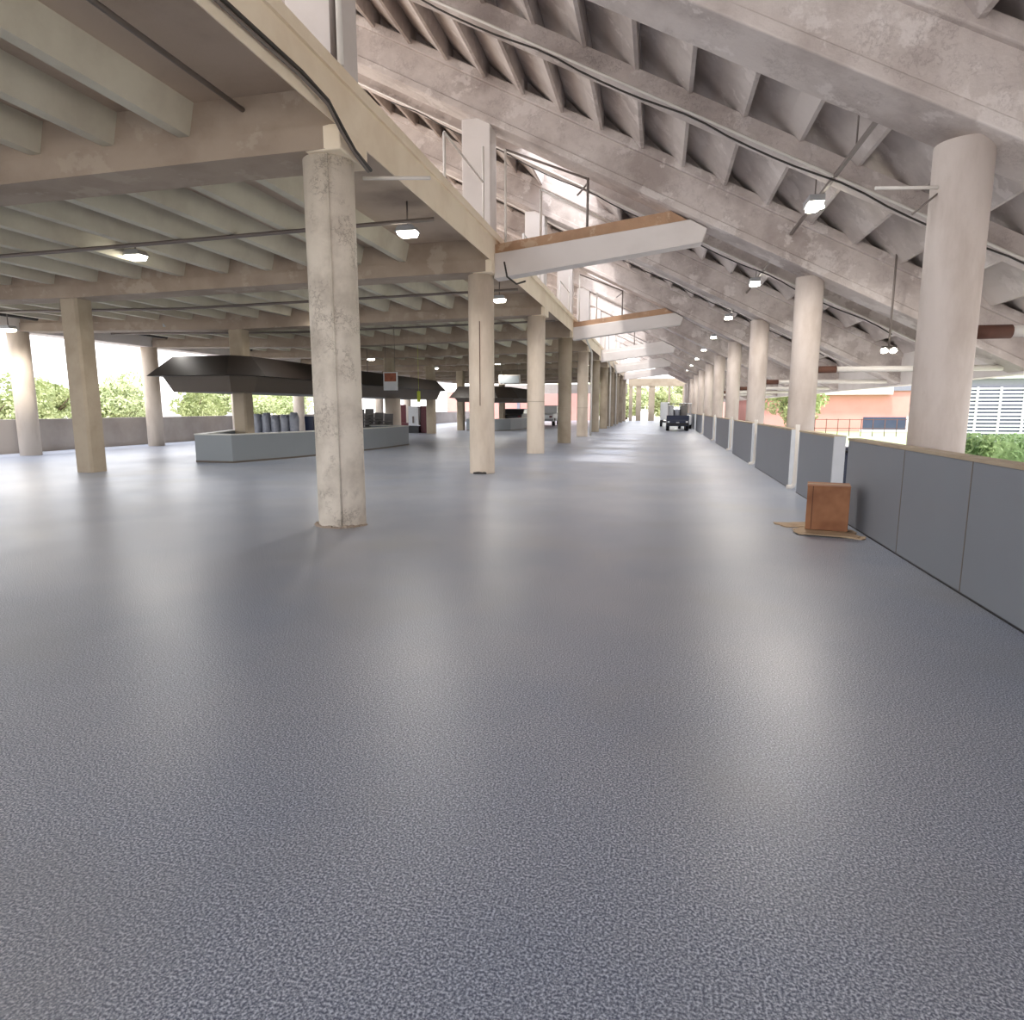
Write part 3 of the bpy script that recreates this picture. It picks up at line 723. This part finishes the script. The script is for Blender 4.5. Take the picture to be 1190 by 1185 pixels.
# ---------------------------------------------------------------- vehicles
def add_wheel(x, y, r, w_, parent):
    t = wheel(MB(), x, y, r, w_).build('wheel', M['rubber'], parent)
    h = MB().tube([(x - w_ / 2 - .01, y, r), (x + w_ / 2 + .01, y, r)], r * .5, 12); base = parent.location
    h.v = [tuple(Vector(p) - base) for p in h.v]
    o = bpy.data.objects.new('hubcap', h.mesh('hubcap', M['silver'])); COL.objects.link(o); o.parent = t
def wheel(m, x, y, r, w_): m.tube([(x - w_ / 2, y, r), (x + w_ / 2, y, r)], r, 18); return m
def utility_cart(x, y):
    r = empty('utility_cart', (x, y, 0)); tag(r, 'dark navy utility cart loaded with gear, parked far down the aisle', 'cart')
    MB().box(x - .72, x + .72, y, y + 2.9, .32, .72).build('chassis', M['navy'], r, .04)
    MB().box(x - .72, x + .72, y - .04, y + .02, .38, .52).build('bumper', M['blackplastic'], r, .01)
    MB().box(x - .7, x + .7, y, y + .05, .72, 1.02).build('tailgate', M['navy'], r, .01)
    for s in (-1, 1):
        MB().box(x + s * .7 - .02, x + s * .7 + .02, y, y + 1.5, .72, 1.0).build('side_board', M['navy'], r)
        MB().box(x + s * .58 - .07, x + s * .58 + .07, y - .06, y - .041, .55, .65).build('tail_light', M['white'], r)
        for yy in (.45, 2.35): add_wheel(x + s * .62, y + yy, .28, .2, r)
    for sx in (-.6, .6):
        for yy in (1.6, 2.7): MB().tube([(x + sx, y + yy, .7), (x + sx, y + yy, 1.75)], .025, 6).build('roof_post', M['silver'], r)
    MB().box(x - .66, x + .66, y + 1.5, y + 2.8, 1.75, 1.8).build('roof', M['canopy_low'], r, .02)
    MB().box(x - .6, x + .6, y + 1.75, y + 1.85, .9, 1.4).build('seat_back', M['blackplastic'], r, .03)
    MB().box(x - .1, x + .1, y - .055, y - .041, .52, .6).build('plate', M['silver'], r)
utility_cart(1.22, 44.6)
for i, (dx, y, w_, h, mt, lab) in enumerate(((-.46, 45.0, .23, .95, 'silver', 'silver-grey'), (-.04, 45.1, .21, .7, 'bag', 'pale grey wrapped'), (.38, 45.0, .26, 1.0, 'chair', 'dark grey'))):
    bundle(1.22 + dx, y, w_ * .8, h, 20 + i, mt, '%s bundle riding on the bed of the navy utility cart' % lab, 'cart_bundle', z=.725)
r = empty('white_trailer', (.3, 55, 0)); tag(r, 'white box trailer in the aisle beyond the navy utility cart', 'trailer')
MB().box(.1, .8, 54, 57, .55, 1.95).build('body', M['white'], r, .03); MB().box(.12, .78, 53.97, 54, .35, .5).build('bumper', M['blackplastic'], r)
for s in (.2, .7): add_wheel(s, 55.3, .3, .2, r)
r = empty('golf_cart', (2.0, 50, 0)); tag(r, 'white cart partly hidden to the right of the navy utility cart', 'cart')
MB().box(1.45, 2.3, 49, 51.2, .3, 1.0).build('body', M['white'], r, .08); MB().box(1.45, 2.3, 49.3, 51, 1.8, 1.86).build('roof', M['white'], r, .02)
for sx in (1.5, 2.25):
    for yy in (49.4, 50.9): MB().tube([(sx, yy, 1), (sx, yy, 1.8)], .025, 6).build('roof_post', M['silver'], r)
    for yy in (49.5, 50.8): add_wheel(sx, yy, .25, .16, r)
def truck(x, y, body, name, label, L_=4.6, pickup=True):
    r = empty(name, (x, y, 0)); tag(r, label, 'car', None)
    prof = [(0, .4), (0, .95), (.25, 1.02), (L_ * .38, 1.05), (L_ * .42, 1.7), (L_ * .68, 1.72), (L_ * .78, 1.08), (L_, .95), (L_, .4)] if pickup else \
           [(0, .35), (0, .9), (.5, 1.0), (1.1, 1.42), (2.6, 1.45), (3.3, .98), (4.3, .85), (4.4, .35)]
    MB().prism([(y + p, z) for p, z in prof], x - .9, x + .9, 'x').build('body', M[body], r, .05)
    gl = [(L_ * .44, 1.1), (L_ * .45, 1.6), (L_ * .67, 1.62), (L_ * .74, 1.12)] if pickup else [(.85, 1.03), (1.2, 1.36), (2.5, 1.38), (3.0, 1.02)]
    for s in (-1, 1):
        MB().prism([(y + p, z) for p, z in gl], x + s * .902, x + s * .91, 'x').build('side_window', M['glassdark'], r)
        for yy in (.9, L_ - .9 if pickup else 3.5): add_wheel(x + s * .8, y + yy, .34, .22, r)
        MB().box(x + s * .7 - .12, x + s * .7 + .12, y - .02, y - .001, .7, .85).build('tail_light', M['maroon'], r)
    MB().box(x - .9, x + .9, y - .06, y, .4, .6).build('bumper', M['silver'], r, .01)
    return r
truck(-9.5, 54.5, 'white', 'pickup_truck', 'white pickup truck parked between the third and fourth left aisle columns')
truck(-12.4, 55.5, 'blackplastic', 'car', 'black car parked behind the far bar counter, left of the white pickup', pickup=False)

# ---------------------------------------------------------------- far end of the aisle
tag(MB().box(-3.6, 3.2, 79.3, 79.7, 4.0, 4.9).build('end_beam', M['column_olive']), 'olive-grey beam across the far end of the aisle', 'beam')
for i, x in enumerate((-3.3, -2.4, -.9, 1.1, 2.9)):
    w_ = (.2, .3, .35, .12, .3)[i]
    tag(MB().box(x - w_, x + w_, 79.35, 79.65, 0, 4.0).build('end_post', M['column_olive']), 'olive-grey post at the far end of the aisle, %s from the left' % ORD[i], 'post', 'posts at the far end')
tag(MB().box(-21, -3.7, 79.2, 79.5, 3.2, 4.3).build('trim_2', M['perim']), kind='structure')

# ---------------------------------------------------------------- outside, right
def building(name, x0, x1, y, z0, z1, mat, label, depth=12):
    r = empty(name, ((x0 + x1) / 2, y, z0)); tag(r, label, 'building')
    MB().box(x0, x1, y, y + depth, z0, z1).build('wall', M[mat], r)
    return r
r = building('louvre_building', 17.6, 40, 45.3, -.5, 3.6, 'greyblue', 'building with a white-framed louvre grid, right of the near right-hand column', 1.5)
MB().box(17.3, 40, 44.9, 45.3, 3.25, 3.75).build('canopy_band', M['white'], r)
g = MB()
for i in range(16): x = 17.4 + i * 1.25; g.box(x, x + .1, 45.1, 45.2, -.3, 2.75)
g.build('frame', M['white'], r)
g = MB()
for i in range(14): z = -.25 + i * .22; g.box(17.4, 36, 45.12, 45.16, z, z + .1)
g.build('louvre_blades', M['white'], r)
MB().box(17.4, 36, 45.22, 45.29, -.3, 2.75).build('glazing', M['glassdark'], r)
r = building('brick_building', 7.5, 26, 60, -.6, 3.3, 'brick', 'low pink brick building across the lawn on the right')
MB().box(16.6, 19.8, 59.9, 59.99, -.25, .75).build('window', M['glassdark'], r)
MB().box(16.4, 22.6, 59.85, 59.99, -.6, -.27).build('sill', M['white'], r); MB().box(19.85, 20.1, 59.88, 59.99, -.3, .8).build('mullion', M['white'], r)
MB().box(7.5, 18.5, 59.3, 59.95, 2.6, 3.35).build('awning', M['white'], r); MB().box(18.6, 24, 59.8, 59.99, 2.9, 4.2).build('parapet', M['greyblue'], r)
building('brick_building', 6.5, 14, 90, -.6, 4, 'brick', 'far pink brick building seen between the distant right-hand columns')
r = building('brick_building', -27.5, -9, 84, -.6, 3.6, 'brick', 'pink brick building seen through the far end of the left hall')
MB().box(-18, -17.6, 83.9, 83.99, 0, 3).build('downpipe', M['greyblue'], r)
r = empty('metal_fence', (14, 50, -.5)); tag(r, 'thin dark metal fence on the lawn before the brick building', 'fence')
f = MB()
for i in range(14):
    MB().tube([(10 + i * .75, 50, -.5), (10 + i * .75, 50, .75)], .025, 6).build('post', M['rust'], r)
for z in (.7, .1): MB().tube([(10, 50, z), (19.75, 50, z)], .02, 6).build('rail', M['rust'], r)

# ---------------------------------------------------------------- vegetation
def leaves(m, cx, cy, cz, rx, ry, rz, n, size, rnd, box=False):
    for _ in range(n):
        if box: p = Vector((cx + rnd.uniform(-rx, rx), cy + rnd.uniform(-ry, ry), cz + rnd.uniform(-rz, rz)))
        else:
            d = Vector((rnd.gauss(0, 1), rnd.gauss(0, 1), rnd.gauss(0, 1))).normalized() * rnd.uniform(.72, 1.04)
            p = Vector((cx + d.x * rx, cy + d.y * ry, cz + d.z * rz))
        u = Vector((rnd.gauss(0, 1), rnd.gauss(0, 1), rnd.gauss(0, 1))).normalized(); v = u.orthogonal().normalized(); s = size * rnd.uniform(.6, 1.3)
        o = len(m.v); m.v += [tuple(p - u * s), tuple(p + v * s * .5), tuple(p + u * s), tuple(p - v * s * .5)]
        m.f.append((o, o + 1, o + 2, o + 3)); m.sm.append(False)
def tree_proto(seed, h, w_):
    rnd = random.Random(seed); r = empty('leafy_tree', (0, 0, 0))
    t = MB(); t.tube([(0, 0, 0), (.1, 0, h * .3), (0, .1, h * .6)], [.18, .14, .07], 8)
    for q in range(4):
        a = q * 1.6 + rnd.random(); t.tube([(.05, 0, h * .3), (math.cos(a) * w_ * .5, math.sin(a) * w_ * .5, h * .6)], [.08, .03], 6)
    t.build('trunk', M['bark'], r)
    m = MB()
    for q in range(16):
        a = rnd.uniform(0, 6.28); d = rnd.uniform(0, w_ * .62); zz = rnd.uniform(.22, .82) * h
        leaves(m, math.cos(a) * d, math.sin(a) * d, zz, w_ * .42, w_ * .42, h * .17, 330, .17, rnd)
    me = m.mesh('crown', M['leaf']); o = bpy.data.objects.new('crown', me); COL.objects.link(o); o.parent = r
    return r
protos = [tree_proto(1, 5.0, 3.0), tree_proto(2, 4.4, 3.2), tree_proto(3, 5.6, 2.8)]
rnd = random.Random(11)
spots = []
for i in range(15): spots.append((-34 - 2.5 * (i % 2) - i * .5, 10 + i * 4.8, .74 if i > 2 else .95))
for i in range(9): spots.append((-46 - 1.5 * (i % 3), 8 + i * 9, .98))
spots += [(-17, 118, 1.3), (-5, 104, 1.4), (.5, 98, 1.1), (4.8, 106, 1.3), (11, 114, 1.4), (-9.5, 112, 1.3), (9.8, 52, .8), (15.5, 84, 1.1), (18, 106, 1.3)]
used = set()
for i, (x, y, s) in enumerate(spots):
    pi = i % 3; p = protos[pi]
    if pi in used: t = copy_tree(p, (x, y, -.3))
    else: t = p; used.add(pi); t.location = (x, y, -.3)
    t.scale = (s, s, s); t.rotation_euler = (0, 0, rnd.uniform(0, 6))
    if i < 15: lab = 'light green tree beyond the left wall, front row, %s from the left' % (ORD[i] if i < 14 else 'last')
    elif i < 24: lab = 'taller light green tree beyond the left wall, back row, %s from left' % ORD[i - 15]
    elif i in (30, 31, 32): lab = 'green tree beside the brick building on the right, ' + ('left one', 'right one', 'far one')[i - 30]
    else: lab = 'pale tree beyond the far end of the aisle, %s of its cluster' % ORD[i - 24]
    tag(t, lab, 'tree', 'trees outside the hall')
# hedge on the right
hr = empty('hedge', (8.0, 14.8, -.5)); tag(hr, 'clipped green hedge just outside the guard wall at the right edge', 'hedge')
m = MB(); rn = random.Random(4)
m.box(6.25, 9.8, 14.2, 15.4, -.5, .86)
hc = m.build('core', M['leaf_hedge'], hr)
m = MB(); leaves(m, 8.0, 14.8, .3, 1.95, .75, .68, 22000, .05, rn, box=True); m.build('foliage', M['leaf_hedge'], hr)
